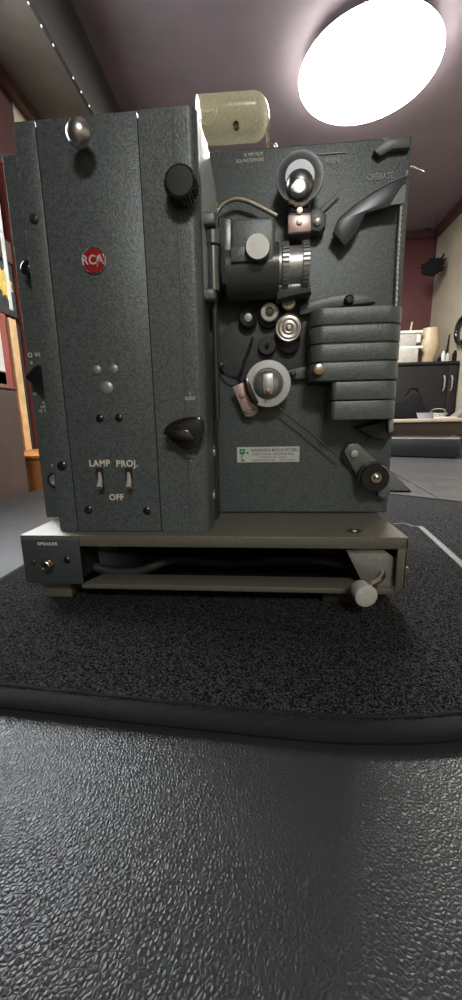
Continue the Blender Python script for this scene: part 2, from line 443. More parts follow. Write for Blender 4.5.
# beige vase
def lat_px(name, mat, pts, y, parent=None, n=28):
    """lathe about a vertical axis from [(py, half width px)] at photo column cx"""
    cx, prof = pts
    base = at(cx, prof[-1][0], y=y); s_ = mpp(base)
    g = MB().lathe(base, (0, 0, 1), [(at(cx, py, y=y).z - base.z, w*s_) for py, w in prof[::-1]], n)
    return g.build(name, mat, parent)
vs = lat_px('ceramic_vase', CERAM, (427, [(329, 0), (329, 7), (333, 8), (345, 10), (353, 9), (360, 7), (364, 6)]), cy+.10)
vs.location.z = ct + .0005
tag(vs, 'tall beige ceramic vase on the black cabinet', 'vase')
p = at(405, 363, y=cy+.06); s_ = mpp(p)
gb = MB().box(p.x-10*s_, p.x+9*s_, p.y-.06, p.y+.06, ct+.0005, ct + 13*s_, .004).build('grey_box', GREYBOX)
tag(gb, 'grey box under the white appliance on the cabinet', 'box')
z1 = ct + 13*s_ + .001
k = empty('white_mixer', (p.x, p.y, z1), 'white kitchen appliance standing on the grey box', 'appliance')
MB().box(p.x-.06, p.x+14*s_, p.y-.05, p.y+.05, z1, z1+.018, .006).build('base', WHITEPL, k)
MB().box(p.x-.06, p.x+8*s_, p.y-.04, p.y+.04, z1+.018, z1+.105, .01).build('body', GREYBOX, k)
MB().lathe((p.x+9*s_, p.y, z1+.04), (0, 0, 1), [(0, .02), (.005, .032), (.075, .036), (.085, .03), (.088, 0)], 24).build('bowl', WHITEPL, k)
MB().box(p.x-.06, p.x+13*s_, p.y-.045, p.y+.045, z1+.105, z1+.125, .006).build('lid', WHITEPL, k)
MB().cyl((p.x+3*s_, p.y, z1+.125), (p.x+4*s_, p.y, z1+.19), .006, 10).build('stem', CERAM, k)
# bottles and upright things right of the vase
for px, w, y0_, mt, nm, lb, ct_ in ((438.8, 1.8, 358, BLACKCL, 'black_pouch', 'small black pouch right of the beige vase', 'pouch'),
                         (442.5, 1.9, 352, WHITEPL, 'white_bottle', 'white bottle between dark jars on the cabinet', 'bottle'),
                         (447, 2.2, 354, GREYBOX, 'grey_jar', 'grey jar right of the white bottle on the cabinet', 'jar'),
                         (454, 2.4, 352, BLACKCL, 'dark_jar', 'dark jar nearest the right wall on the cabinet', 'jar')):
    b0 = at(px, 364, y=cy+.08); h = at(px, y0_, y=cy+.08).z - b0.z; s_ = mpp(b0)
    o = MB().lathe((b0.x, b0.y, ct+.0005), (0, 0, 1), [(0, w*s_*.9), (.002, w*s_), (h*.75, w*s_), (h*.85, w*s_*.55), (h, w*s_*.5), (h+.001, 0)], 16).build(nm, mt)
    tag(o, lb, ct_)
b0 = at(449, 364, y=cy+.2); 
o = MB().prism([V((at(px, py, y=cy+.2).x, cy+.2, max(ct+.0005, at(px, py, y=cy+.2).z))) for px, py in ((445, 364), (453, 364), (455, 337), (450, 334), (447, 350))], (0, .02, 0), .002).build('dark_board', CAB)
tag(o, 'dark grey board leaning behind the jars on the cabinet', 'board')
# black ring on the right wall
rc = at(463, 330, x=RW-.02); s_ = mpp(rc)
g = MB().tube([rc + V((0, math.cos(2*PI*i/32)*.085, math.sin(2*PI*i/32)*12*s_)) for i in range(32)], .02, 12, .8, closed=True)
tag(g.build('wall_ring', BLACK), 'thick black ring hanging on the beige wall above the cabinet', 'ring')
# ragged black wall ornament in the corner
OXp = RW - .13
oc = at(434, 266, x=OXp); s_ = mpp(oc)
pts = []
for i in range(40):
    a = 2*PI*i/40; rr = (8.5 + .9*math.sin(i*2.7) + .8*math.sin(i*5.3))*s_
    pts.append(oc + V((rr*1.28*math.cos(a), 0, rr*.95*math.sin(a) + .2*rr*math.cos(a))))
fo = MB().prism(pts, (0, .03, 0), .008).build('hanging_ornament', BLACKCL)
tag(fo, 'ragged black ornament hanging in the corner between the maroon and beige walls', 'ornament')
for dx, dz in ((8, 8), (9.5, 4)):
    MB().tube([oc + V((5*s_, .015, (dz-3)*s_)), oc + V((dx*s_, .012, dz*s_)), oc + V(((dx+1.5)*s_, .012, (dz+3)*s_))], .008, 8).build('prong', BLACKCL, fo)
MB().cyl(oc + V((0, .015, 7*s_)), V((oc.x, oc.y+.015, CZ)), .0015, 6).build('cord', BLACKCL, fo)
oc = at(433, 223, y=BW-.05)
tag(MB().lathe((min(oc.x, RW-.1), BW-.0001, oc.z), (0, -1, 0), [(0, .055), (.02, .055), (.045, .04), (.05, 0)], 24).build('ceiling_sensor', DARKPAINT), 'small dark dome sensor high in the far right corner', 'sensor')

# low table in front of the cabinet
ty = 1.98
t0 = at(404, 419, y=ty); tz = t0.z
tb = empty('side_table', (t0.x+.3, ty+.2, FZ), 'pale topped side table in front of the black cabinet', 'table')
MB().box(t0.x-.25, RW-.01, ty, ty+.48, tz-.022, tz, .004).build('tabletop', DESK, tb)
MB().box(t0.x-.22, RW-.04, ty+.03, ty+.45, tz-.10, tz-.022, .003).build('apron', BROWN, tb)
for x in (t0.x-.2, RW-.06):
    for y in (ty+.05, ty+.43): MB().box(x-.02, x+.02, y-.02, y+.02, FZ, tz-.10, .002).build('leg', BROWN, tb)
p = at(425, 418, y=ty+.07); s_ = mpp(p)
o = MB().lathe((p.x, p.y, tz+.0005), (0, 0, 1), [(0, 6*s_), (.001, 6.4*s_), (.030, 8*s_), (.034, 8.4*s_), (.034, 7.8*s_), (.003, 6*s_), (.003, 0)], 28).build('plastic_tub', plain('lilac_plastic', (.38, .38, .50), .35))
tag(o, 'pale lilac plastic tub on the side table', 'tub')
p = at(444, 416, y=ty+.06)
o = MB().box(p.x-.07, p.x+.06, p.y-.04, p.y+.10, tz+.0005, tz+.008, .001).build('paper_stack', PAPER)
tag(o, 'flat stack of papers beside the lilac tub', 'papers')
p = at(438, 412, y=ty+.25); s_ = mpp(p)
o = empty('glass_dish', (p.x, p.y, tz+.0005), 'glass dish with wire handle behind the papers', 'dish')
MB().lathe((p.x, p.y, tz+.0005), (0, 0, 1), [(0, .04), (.03, .055), (.033, .055), (.033, .05), (.004, .036), (.004, 0)], 24).build('bowl', GLASS, o)
MB().tube([(p.x-.05, p.y, tz+.033), (p.x-.03, p.y, tz+.058), (p.x+.03, p.y, tz+.058), (p.x+.05, p.y, tz+.033)], .0035, 8, smooth=4).build('handle', CHROME, o)
# black bag slumped on the table
p = at(412, 418, y=ty+.2); s_ = mpp(p)
bpts = [(-26, 0), (-24, 12), (-16, 17), (-8, 20), (-2, 25), (4, 26), (8, 23), (10, 14), (15, 9), (17, 0)]
o = MB().prism([V((p.x + a*s_, ty+.19, tz + .0005 + b*s_)) for a, b in bpts], (0, .14, 0), .02).build('black_bag', BLACKCL)
tag(o, 'slumped black bag on the side table beside the projector edge', 'bag')
MB().tube([(p.x - 6*s_, ty+.25, tz+20*s_), (p.x - 2*s_, ty+.24, tz+29*s_), (p.x + 5*s_, ty+.24, tz+29*s_), (p.x + 7*s_, ty+.25, tz+22*s_)], .008, 8, smooth=4).build('strap', BLACKCL, o)
p = at(462, 412, y=ty+.1)
o = MB().prism([V((p.x + a, ty+.1, tz+.0005 + b)) for a, b in ((-.05, 0), (.09, 0), (.09, .10), (.03, .085), (-.01, .03))], (0, .08, 0), .008).build('grey_cloth', plain('grey_fabric', (.14, .13, .12), .9))
tag(o, 'crumpled grey cloth on the right end of the side table', 'cloth')

# ================================================================== FILM PROJECTOR
A_, B_, C_, D_, H_, E_, HP = .0186, .1022, .1485, .0764, .3401, .3360, .356
G_, HX, WX = .0127, .0337, .36
LIP, SPK = .011, .0488
xL, xR = -HX, WX - HX
P = empty('film_projector', (.14, .08, MT), 'grey hammertone 16 mm film projector standing on the black mat', 'film projector')
def z(v): return v + Z0
def at_(px, py, y): return at(px, py, y=y)
BKY = .165                                    # back of the case

# --- base
g = MB().box(xL, xR, -G_, BKY, z(-.003), z(0), .0012)
g.box(xL, xR, -G_, -G_+.0025, z(-LIP), z(-.001), .0008)
g.box(xL, xL+.0025, -G_, BKY, z(-LIP), z(-.001), .0008)
g.build('base_plate', OLIVE, P)
g = MB().box(xR-.0085, xR, -G_, -G_+.003, z(-SPK), z(-LIP-.0001), .0006)
g.box(xR-.0025, xR, -G_, BKY, z(-SPK), z(-.001), .0008)
g.box(xR-.001, xR+.002, -G_, -G_+.004, z(-.036), z(-.028), .0004)
g.build('end_plate', OLIVE, P)
MB().box(xL+.004, xR-.004, BKY-.04, BKY-.037, z(-.066), z(-.003)).build('rear_plate', BLACKCL, P)  # coloured black to stand in for the shade inside the base
MB().box(xL+.004, xR-.004, .018, BKY-.04, z(-.0665), z(-.064)).build('shade_sheet', BLACKCL, P)  # dark sheet added so the hollow of the base looks shaded
# bottom rail, tilting plate
r0, r1 = at_(81, 584, -.0120), at_(393, 590, -.0120)
dz = .0049
g = MB().prism([V((r0.x, -.0115, r0.z)), V((r1.x, -.0115, r1.z)), V((r1.x, -.0115, r1.z-dz)), V((r0.x, -.0115, r0.z-dz))], (0, .002, 0), .0004)
g.prism([V((r0.x, -.0105, r0.z)), V((r1.x, -.0105, r1.z)), V((r1.x-.002, .014, r1.z)), V((r0.x+.012, .014, r0.z))], (0, 0, -.0015), .0003)
g.build('tilt_plate', OLIVE, P)
# speaker panel
sx1 = at_(81, 560, -G_-.001).x
g = MB().box(xL+.001, sx1, -G_-.0015, -G_+.001, z(-SPK), z(-.0042), .0008)
sp_ = g.build('speaker_panel', plain('speaker_panel_paint', (.050, .062, .066), .45, .1, .15, 500), P)
MB().box(xL+.002, sx1-.003, -G_+.001, .03, z(-SPK+.003), z(-LIP)).build('jack_housing', DARKPAINT, P)
MB().box(xL, xL+.0025, -G_+.001, .09, z(-SPK), z(-.003), .0006).build('end_plate', OLIVE, P)
jc = at_(48.5, 564, -G_-.002); s0 = mpp(jc)
MB().lathe(jc, (0, -1, 0), [(-.001, 7*s0), (.002, 7*s0), (.003, 6.2*s0), (.003, 5*s0), (.006, 4.8*s0), (.006, 3.2*s0), (.0, 3.2*s0)], 6).build('jack_nut', BRASS, sp_)
MB().lathe(jc, (0, -1, 0), [(0, 5.6*s0), (.0062, 5.4*s0), (.0068, 4.6*s0), (.0068, 3.3*s0), (.001, 3.2*s0)], 32).build('jack', BRASS, sp_)
MB().lathe(jc + V((0, -.0045, 0)), (0, -1, 0), [(0, 3.25*s0), (.0003, 0)], 24).build('jack_hole', SLOT, sp_)
def screw(px, py, y, r, mat, parent, name='screw', h=.0018, slot=True):
    c = at_(px, py, y); s = mpp(c); r *= s
    o = MB().lathe(c, (0, -1, 0), [(-.0005, r), (h*.4, r), (h*.8, r*.75), (h, r*.3), (h, 0)], 24).build(name, mat, parent)
    if slot:
        a = random.uniform(0, PI); d1 = V((math.cos(a), 0, math.sin(a))); n1 = V((-math.sin(a), 0, math.cos(a)))
        q = [c + V((0, -h*1.02, 0)) + d1*r*.7*i + n1*r*.13*j for i, j in ((-1, -1), (1, -1), (1, 1), (-1, 1))]
        MB().prism(q, (0, h*.5, 0)).build('slot', SLOT, o) if parent is P else None
    return o
screw(33.5, 562, -G_-.0015, 3.2, DARKPAINT, sp_); screw(67, 560, -G_-.0015, 3.4, BLACK, sp_)
text('lettering', 'SPEAKER', at_(47.5, 544, -G_-.0016), .0042, CREAM, sp_, width=21*s0, bold=.00008)
# feet
fp = at_(58, 592, 0)
for x, y, nm in ((fp.x, .008, 'foot'), (.27, .008, 'foot'), (fp.x, .13, 'foot'), (.27, .13, 'foot')):
    g = MB().box(x-.0145, x+.0145, y-.008, y+.012, MT, z(-.0525) if x > .1 else z(-SPK), .0015)
    g.build('foot', OLIVE if x < .1 else RUBBER, P)
# cord tucked into the base
cp = [at_(px, py, yy) for px, py, yy in ((83, 560, .02), (95, 567, .02), (112, 571.5, .02), (135, 572, .02), (152, 567, .022), (166, 561.5, .028), (185, 560, .05), (215, 563, .06), (250, 563, .055), (275, 560.5, .045), (305, 560, .035), (330, 562, .03), (348, 565, .03))]
MB().tube(cp, .0046, 12, smooth=5).build('power_cord', CORD, P)
# tilt bracket, rod and knob
bp_ = [(346, 549.8), (384, 550), (398, 560.5), (398, 586), (380, 586.5), (361, 580)]
o = MB().prism([at_(px, py, -.004) for px, py in bp_], (0, .002, 0), .0004).build('tilt_bracket', PLATE, P); o['label'] = 'pale grey cut-corner bracket'
MB().tube([at_(382, 572, -.004), at_(382.5, 576, -.010), at_(378, 581, -.018), at_(370, 585, -.026), at_(366, 589, -.030)], .0028, 10, smooth=4).build('tilt_rod', BRASS, P)
kc = at_(366, 596, -.040); s_ = mpp(kc)
MB().lathe(kc, V((.16, -1, -.02)), [(-.014, 0), (-.014, 9.5*s_), (-.012, 10.5*s_), (0, 11.6*s_), (.001, 11.2*s_), (.0015, 10*s_), (.0015, 0)], 40).build('tilt_knob', plain('cast_alloy', (.58, .58, .56), .4, .2, .1, 300), P)
# recessed screw in the base top
sc = at(354, 531, z=z(0))
MB().lathe(sc, (0, 0, 1), [(0, .0066), (.0006, .0066), (.0008, .0055), (.0002, .005), (.0002, 0)], 28).build('washer', DARKPAINT, P)
MB().lathe(sc, (0, 0, 1), [(.0001, .003), (.0012, .0026), (.0015, 0)], 16).build('screw', SATIN, P)

# --- lamp house (front box)
MB().box(.0012, C_-.0012, .003, BKY, z(.0005), z(H_-.0015), .003, 3).build('lamp_house', HAM, P)
def panel(name, x0, x1, rb=.0008, mat=HAM):
    return MB().box(x0, x1, 0, .0045, z(.0005), z(H_), rb).build(name, mat, P)
panel('side_strip', 0, A_-.0004); SW = panel('switch_panel', A_+.0004, B_-.0005)
SEAM = .1300
# right front plate wraps round the corner to the side
arc = [(B_+.0005, 0)] + [(SEAM-.0003, 0), (SEAM-.0003, .0012), (SEAM+.0003, .0012), (SEAM+.0003, 0)] + \
      [(C_-.008 + .008*math.sin(t), .008 - .008*math.cos(t)) for t in [i*PI/2/8 for i in range(9)]] + [(C_, D_), (C_-.003, D_), (C_-.003, .008), (C_-.008, .0045), (B_+.0005, .0045)]
MB().prism([V((x, y, z(.0005))) for x, y in arc], (0, 0, H_-.0005)).build('front_plate', HAM, P)
# pale bulge: the bright highlight on the glossy side, put into its colour
ck = [(C_, .012, .338), (C_+.004, .03, .333), (C_+.0055, D_-.002, .322), (C_+.0055, D_-.002, .262), (C_+.003, .04, .225), (C_, .012, .21)]
g = MB(); b2 = g.b
cc = b2.verts.new(V((C_+.009, .052, z(.285))))
rr_ = [b2.verts.new(V((x, y, z(v)))) for x, y, v in ck]
for i in range(6): b2.faces.new((rr_[i], rr_[(i+1) % 6], cc))
bk = [b2.verts.new(V((C_-.001, y, z(v)))) for x, y, v in ck]
for i in range(6): b2.faces.new((rr_[i], bk[i], bk[(i+1) % 6], rr_[(i+1) % 6]))
bmesh.ops.recalc_face_normals(b2, faces=b2.faces[:])
g.build('side_highlight', plain('highlight_pale', (.50, .55, .54), .22, .1, .1, 300, .2, 200), P)
# round latches low on the side
for py, in ((452,), (495,)):
    c = at(214, py, x=C_+.0002)
    MB().lathe(c, (1, 0, 0), [(-.001, .006), (.001, .0055), (.0018, .003), (.002, 0)], 24).build('side_stud', CHROME, P)
# lamp knob, mushroom aluminium
c = at_(79, 134, -.015); s_ = mpp(c)
lk = MB().lathe(V((c.x, 0, c.z)), (0, -1, 0), [(-.001, .0035), (.010, .0035), (.0105, 6*s_), (.012, 11*s_), (.015, 12.8*s_), (.018, 12.2*s_), (.021, 9*s_), (.0225, 4.5*s_), (.023, 0)], 40).build('lamp_knob', ALU, P)
lk['label'] = 'polished aluminium mushroom knob'
# black serrated knob
c = at_(180, 182, -.014); s_ = mpp(c)
kb = MB().lathe(V((c.x, 0, c.z)), (0, -1, 0), [(-.001, 9*s_), (.004, 9*s_), (.004, 16*s_), (.0145, 15.4*s_), (.0155, 14*s_)], 56, tooth=.0009).build('framer_knob', BLACK, P)
MB().lathe(V((c.x, -.0145, c.z)), (0, -1, 0), [(0, 14.5*s_), (.0015, 13.2*s_), (.0018, 9*s_), (.0018, 0)], 40).build('knob_face', RUBBER, kb)
pl0 = lambda pts, y: [at(a, b, y=y) for a, b in pts]
# pointer knob: round body with a beak to the left
c = at_(183, 433, -.013); s_ = mpp(c)
sk = MB()
pp = spline(pl0(((163.5, 431), (170, 423), (181, 418.5), (193, 416.5), (201, 418), (203.5, 427), (202, 438), (196, 447), (188, 450), (178, 446), (169, 439)), -.013), 4, True)
sk.prism([V((p_.x, -.004, p_.z)) for p_ in pp], (0, -.010, 0), .0022)
kn = sk.build('speed_knob', BLACK, P)
MB().lathe(V((c.x+.001, 0, c.z)), (0, -1, 0), [(-.001, .008), (.005, .008)], 24).build('collar', DARKPAINT, kn)
rg = [c + V((a*s_, -.001, b*s_)) for a, b in ((-20, 0), (-12, 5), (6, 3), (13, -4), (12, -9), (0, -7), (-12, -4))]
MB().prism(rg, (0, -.005, 0), .0015).build('pointer_ridge', BLACK, kn)
text('lettering', 'I\nSILENT', at_(190, 396, 0) , .0042, CREAM, P, width=11*s_, bold=.00006)
text('lettering', 'SOUND\nI', at_(191, 458.5, 0), .0042, CREAM, P, width=9*s_, bold=.00006)
# emblem
c = at_(94, 261, 0); s_ = mpp(c)
em = MB().lathe(c, (0, -1, 0), [(-.0005, 12.6*s_), (.0010, 12.6*s_), (.0015, 12*s_), (.0010, 11.2*s_), (.0010, 0)], 48).build('emblem', CHROME, P); em['label'] = 'round red emblem with chrome rim and RCA letters'
MB().lathe(c + V((0, -.0010, 0)), (0, -1, 0), [(0, 11*s_), (.0003, 10.8*s_), (.0004, 0)], 48).build('enamel', RED, em)
SILV = plain('silver_letters', (.70, .68, .66), .3, .3)
text('lettering', 'RCA', c + V((-.0005, -.0015, 0)), 12*s_, SILV, em, depth=.0003, width=22*s_, bold=.00015)
MB().prism([c + V((a*s_, -.0014, b*s_)) for a, b in ((4.5, 4), (3, -2), (4.4, -1.6), (3.2, -7), (6, 0), (4.6, -.4), (6, 4))], (0, -.0004, 0)).build('lightning_bolt', SILV, em)
# rivets, screws
for px, py, r_ in ((97, 370, 4.6), (114, 369, 4.8), (107, 388, 6.4)): screw(px, py, 0, r_, PLATE if r_ else HAM, P, 'rivet', .002, False)
for px, py in ((100, 418.5), (119, 418), (88.5, 510), (147, 511)): screw(px, py, 0, 4.0, BLACK, P)
screw(34.5, 219, 0, 4.6, DARKPAINT, P); screw(62, 466, 0, 4.6, BLACK, P)
# toggle switches
for px in (100, 129):
    c = at_(px, 474, 0); s_ = mpp(c)
    t = MB().box(c.x-3.4*s_, c.x+3.4*s_, -.0006, .001, c.z-6*s_, c.z+6*s_, .0004).build('toggle_switch', SLOT, P)
    MB().tube([c + V((.0, -.0005, .001)), at_(px+.2, 481, -.006), at_(px-.6, 488, -.0105)], [.0017, .0022, .0029], 12).build('toggle_lever', plain('nickel', (.62, .58, .50), .25, .45), t)
    MB().lathe(c + V((0, -.0006, .001)), (0, -1, 0), [(0, .0036), (.002, .0034), (.002, .0022), (.0006, .0022)], 20).build('collar', DARKPAINT, t)
w_ = mpp(at_(114, 463, 0))
text('lettering', 'LAMP', at_(99.5, 463.5, 0), .0085, CREAM, P, width=21.5*w_, bold=.00022)
text('lettering', 'PROJ.', at_(127, 463.8, 0), .0085, CREAM, P, width=22*w_, bold=.00022)
text('lettering', 'OFF', at_(116.5, 497.5, 0), .0080, CREAM, P, width=15*w_, bold=.00022)

# --- amplifier at the left rear
AY = .052; ax = -.0455
z_t = at_(6, 154, AY).z
AM = MB().box(ax, .03, AY, BKY, z(.0005), z_t, .0018).build('amplifier_case', HAM, P)
c = at_(27, 268, AY-.012); s_ = mpp(c)
MB().lathe(V((c.x, AY, c.z)), (0, -1, 0), [(-.001, 6*s_), (.003, 6*s_), (.004, 8*s_), (.012, 7*s_), (.014, 4*s_), (.0145, 0)], 28).build('tone_knob', BLACK, AM)
c = at_(38, 377, AY-.014); s_ = mpp(c)
pp = []
for i in range(36):
    a = 2*PI*i/36; x, zz = 11.5*s_*math.cos(a)*1.05, 11.5*s_*math.sin(a)
    if math.cos(a) < 0: zz *= (1 + .6*math.cos(a)); x *= 1.1
    pp.append(V((c.x + x, AY-.003, c.z + zz)))
vk = MB().prism(pp, (0, -.012, 0), .002).build('volume_knob', BLACK, AM)
MB().lathe(V((c.x+.002, AY, c.z)), (0, -1, 0), [(-.001, .007), (.004, .007)], 20).build('collar', DARKPAINT, AM)
text('lettering', 'O VOL', at_(37, 355, AY), .0062, CREAM, AM, align='CENTER', bold=.0001)
text('lettering', 'B', at_(31.5, 363, AY), .0045, CREAM, AM); text('lettering', 'O', at_(35, 394, AY), .004, CREAM, AM); text('lettering', 'A\nOFF\nO TO', at_(44, 407, AY), .0042, CREAM, AM)
text('lettering', 'P', at_(52.5, 466, AY), .0055, CREAM, AM)
c = at_(55.5, 480, AY); s_ = mpp(c)
MB().lathe(c, (0, -1, 0), [(-.0005, 8*s_), (.002, 8*s_), (.0025, 6.5*s_), (.0008, 6*s_), (.0008, 0)], 30).build('socket', DARKPAINT, AM)
MB().lathe(c, (0, -1, 0), [(0, 5.5*s_), (.0024, 5.3*s_), (.0026, 3.5*s_), (.0012, 3.2*s_), (.0012, 0)], 24).build('socket_ring', SATIN, AM)

# --- film panel (right, set back)
FY = D_
FP = MB().box(C_-.001, E_, FY, BKY, z(.0005), z(HP), .0025, 3).build('film_panel', HAM, P)
def on(px, py, y): return at_(px, py, y)
def disc(name, px, py, yf, prof, mat, parent, n=40, base=None, tooth=0):
    """turned part facing the viewer; prof [(depth from base toward viewer in m, radius in px)] and yf the plane its size is read on"""
    c = at_(px, py, yf); s = mpp(c); b = V((c.x, FY if base is None else base, c.z))
    return MB().lathe(b, (0, -1, 0), [(t, r*s) for t, r in prof], n, tooth).build(name, mat, parent)
pl = lambda pts, y: [at_(a, b, y) for a, b in pts]
# raised wedge at the top right corner
o = MB().prism(pl(((374, 150), (388, 136.5), (410, 134.8), (411, 147), (392, 149), (380, 156)), FY-.006), (0, .006, 0), .0015).build('corner_casting', HAM2, P)
text('lettering', 'RUN', on(332, 161, FY), .0075, HAM2, FP, depth=.0006, width=.0125, bold=.0002)
MB().box(on(319, 156, FY).x, on(346, 156, FY).x, FY-.0009, FY, on(330, 154.5, FY).z, on(330, 153.3, FY).z).build('cast_rule', HAM2, FP)
text('lettering', 'OPERATE', on(380, 177, FY), .0072, HAM2, FP, depth=.0006, width=.024, bold=.0002)
text('lettering', '16 MM FILM', on(253, 154.5, FY), .0042, CREAM, FP, width=.018); text('lettering', 'RCA PHOTOPHONE', on(250, 160.5, FY), .0042, CREAM, FP, width=.026)
# supply guide: bowed strip over the lens
MB().tube([at_(px, py, FY-.010) for px, py in ((214, 217), (222, 205), (234, 199), (247, 201), (262, 208), (277, 216))], .0013, 8, 1.8, smooth=5).build('film_guide', WIRE, P)
MB().tube([at_(px, py, FY-.008) for px, py in ((320, 208), (330, 198.5), (341, 188))], .0011, 8).build('guide_pin', SATIN, P)

# top sprocket
disc('sprocket_drum', 300, 176, FY-.02, [(0, 10), (.012, 10), (.012, 15), (.019, 15)], ALU, P)
ts = disc('upper_sprocket', 300, 175.5, FY-.024, [(.0185, 15), (.019, 23.5), (.0205, 24), (.022, 23.5), (.0228, 15.5), (.0235, 14.5)], plain('dark_satin_disc', (.17, .18, .19), .38, .6, .08, 200), P, 64)
disc('sprocket_cap', 300, 183, FY-.026, [(.021, 14), (.0245, 13.6), (.028, 11), (.030, 7), (.031, 0)], plain('smoky_cap', (.30, .31, .31), .32, 1), ts, 48)
disc('sprocket_nut', 299, 187, FY-.033, [(.028, 8), (.033, 7.6), (.0345, 6), (.035, 0)], SATIN, ts, 40)
# shoe under the upper sprocket
sh = MB().prism(pl(((287, 199), (309, 200), (311, 213), (289, 213)), FY-.028), (0, .024, 0), .002).build('upper_shoe', BLACK, P)
MB().tube(pl(((289, 201), (298, 205), (308, 202)), FY-.030), .0022, 10, smooth=4).build('shoe_roller', CHROME, sh)
o = MB().prism(pl(((288, 215), (311, 214), (311, 231), (288, 233)), FY-.033), (0, .004, 0), .0006).build('upper_shoe_plate', PINK, P); o['label'] = 'pinkish steel plate with two rivets'
MB().prism(pl(((289, 213), (311, 212), (311, 232), (289, 232)), FY-.029), (0, .029, 0), .001).build('shoe_mount', HAM2, P)
for py in (211, 221.5):
    c = on(299.5, py, FY-.0335); s_ = mpp(c)
    MB().lathe(c, (0, -1, 0), [(-.001, 3.2*s_), (.0008, 3*s_), (.0012, 0)], 20).build('rivet', BRASS, o)
g = MB().prism(pl(((308, 214), (312, 208), (321, 207), (327, 213), (326, 226), (320, 232), (309, 230)), FY-.014), (0, .014, 0), .003).build('shoe_arm', HAM2, P)
disc('bolt', 317.5, 221, FY-.015, [(.013, 4.6), (.0155, 4.2), (.0165, 2.5), (.0165, 0)], SATIN, g)
# folded reel arm, pointing up to the right corner
ra = [(333, 232), (338, 219), (352, 207), (370, 194), (390, 182.5), (408, 175.5), (407, 182), (404, 196), (402, 204), (384, 208), (366, 213), (358, 231), (345, 246)]
o = MB().prism(pl(ra, FY-.014), (0, .005, 0), .0012).build('reel_arm', plain('arm_paint', (.060, .064, .074), .3, .2), P)
MB().tube(pl(((340, 217), (352, 206.5), (370, 193.5), (390, 182), (408, 175)), FY-.0145), .0007, 6).build('bright_edge', SATIN, o)
MB().prism(pl(((390, 205), (402, 186), (406, 184), (404, 203)), FY-.0155), (0, .0015, 0)).build('arm_gusset', HAM2, o)
# spring belt down the right edge, coiled steel
bp0 = pl(((423, 173), (417, 170), (409, 168.5)), FY+.004) + pl(((404.5, 178), (402, 190), (400.5, 206), (398.5, 240), (397, 270), (395.5, 306), (392, 350), (390, 430)), FY-.0035)
path = spline(bp0, 26)
rad = [.0011 + .0006*(i % 4 < 2) for i in range(len(path))]
MB().tube(path, rad, 8).build('spring_belt', SATIN, P)

# lens housing and hinge
LY = .034
zt_, zb_ = on(250, 215, LY).z, on(250, 291, LY).z
x0_, x1_ = on(231, 250, LY).x, on(275, 250, LY).x
LH = MB().box(x0_, x1_, LY, FY, on(250, 264, LY).z, on(250, 217, LY).z, .003, 3).build('lens_housing', HAM2, P)
c = on(252, 258, LY+.022)
MB().lathe(V((on(224, 266, LY).x, LY+.024, on(250, 263, LY).z)), (1, 0, 0), [(0, .020), (.001, .024), (x1_-on(224, 266, LY).x+.004, .024), (x1_-on(224, 266, LY).x+.0045, .018)], 48).build('lens_tube', HAMG, P)
MB().prism(pl(((219, 216), (232, 218), (232, 282), (222, 284), (219, 262)), LY+.004), (0, .035, 0), .002).build('lens_door', HAMG, P)
MB().box(on(231, 258, LY).x, on(254, 258, LY).x, LY-.003, LY, on(240, 263, LY).z, on(240, 248, LY).z, .001).build('lock_plate', HAM2, P)
c = on(257, 247, LY-.008); s_ = mpp(c)
MB().lathe(c + V((0, .008, 0)), V((.08, -1, .05)), [(0, 6*s_), (.003, 6*s_), (.004, 12.5*s_), (.007, 12.8*s_), (.0085, 11.8*s_), (.0085, 0)], 40).build('lock_knob', plain('worn_steel', (.22, .215, .20), .45, .9), P)
# brackets off the lamp house, hinge barrel
for (py0, py1) in ((214, 226.5), (290, 301)):
    a0, a1 = on(195, py0, .018), on(216, py1, .018)
    MB().box(C_-.004, a1.x, .014, .034, a1.z, a0.z, .0022, 3).build('hinge_bracket', HAM2, P)
hx = on(213, 258, .024).x
MB().lathe(V((hx, .026, on(213, 290, .022).z)), (0, 0, 1), [(0, .0055), (on(213, 246, .022).z - on(213, 290, .022).z, .0058), (on(213, 244, .022).z - on(213, 290, .022).z, .0075), (on(213, 231, .022).z - on(213, 290, .022).z, .008), (on(213, 228, .022).z - on(213, 290, .022).z, .0055)], 28).build('hinge_barrel', plain('dark_steel', (.20, .21, .21), .25, .9), P)
MB().cyl((hx, .026, on(213, 420, .026).z), (hx, .026, on(213, 290, .026).z), .0028, 14).build('hinge_rod', DARKPAINT, P)
MB().box(C_, on(217, 400, FY).x, .045, FY, z(.0005), on(210, 300, .045).z, .002).build('side_channel', plain('dark_gloss_paint', (.035, .040, .040), .22, .2), P)
# lens barrel: knurled focus ring, axis along x
bc = on(297, 258, LY-.001); s_ = mpp(bc)
by = LY + .021; R1 = 24*s_
bc = V((bc.x, by, bc.z - .0005))
LB = MB().lathe(bc, (1, 0, 0), [(-21*s_, R1*.62), (-21*s_, R1*.86), (-15*s_, R1*.86), (-14*s_, R1*.92), (-7*s_, R1*.92), (-7*s_, R1*.86), (7*s_, R1*.86), (7*s_, R1*.92), (13*s_, R1*.92), (14*s_, R1*.8), (14*s_, 0)], 64).build('lens_barrel', SATIN, P)
for xs in (-10.5, 10):
    g = MB()
    for i in range(36):
        a = 2*PI*i/36; c_ = bc + V((xs*s_, -math.cos(a)*R1*.95, math.sin(a)*R1*.95))
        rot = Matrix.Rotation(-a, 3, 'X')
        q = []
        for dy, dz_ in ((-1, -1), (1, -1), (1, 1), (-1, 1)):
            q.append(V((c_.x - 3.2*s_, c_.y, c_.z)) + Matrix.Rotation(-a, 3, 'X') @ V((0, dy*R1*.075, dz_*R1*.05)))
        g.prism(q, (6.4*s_, 0, 0))
    g.build('knurled_ring', SATIN, LB)
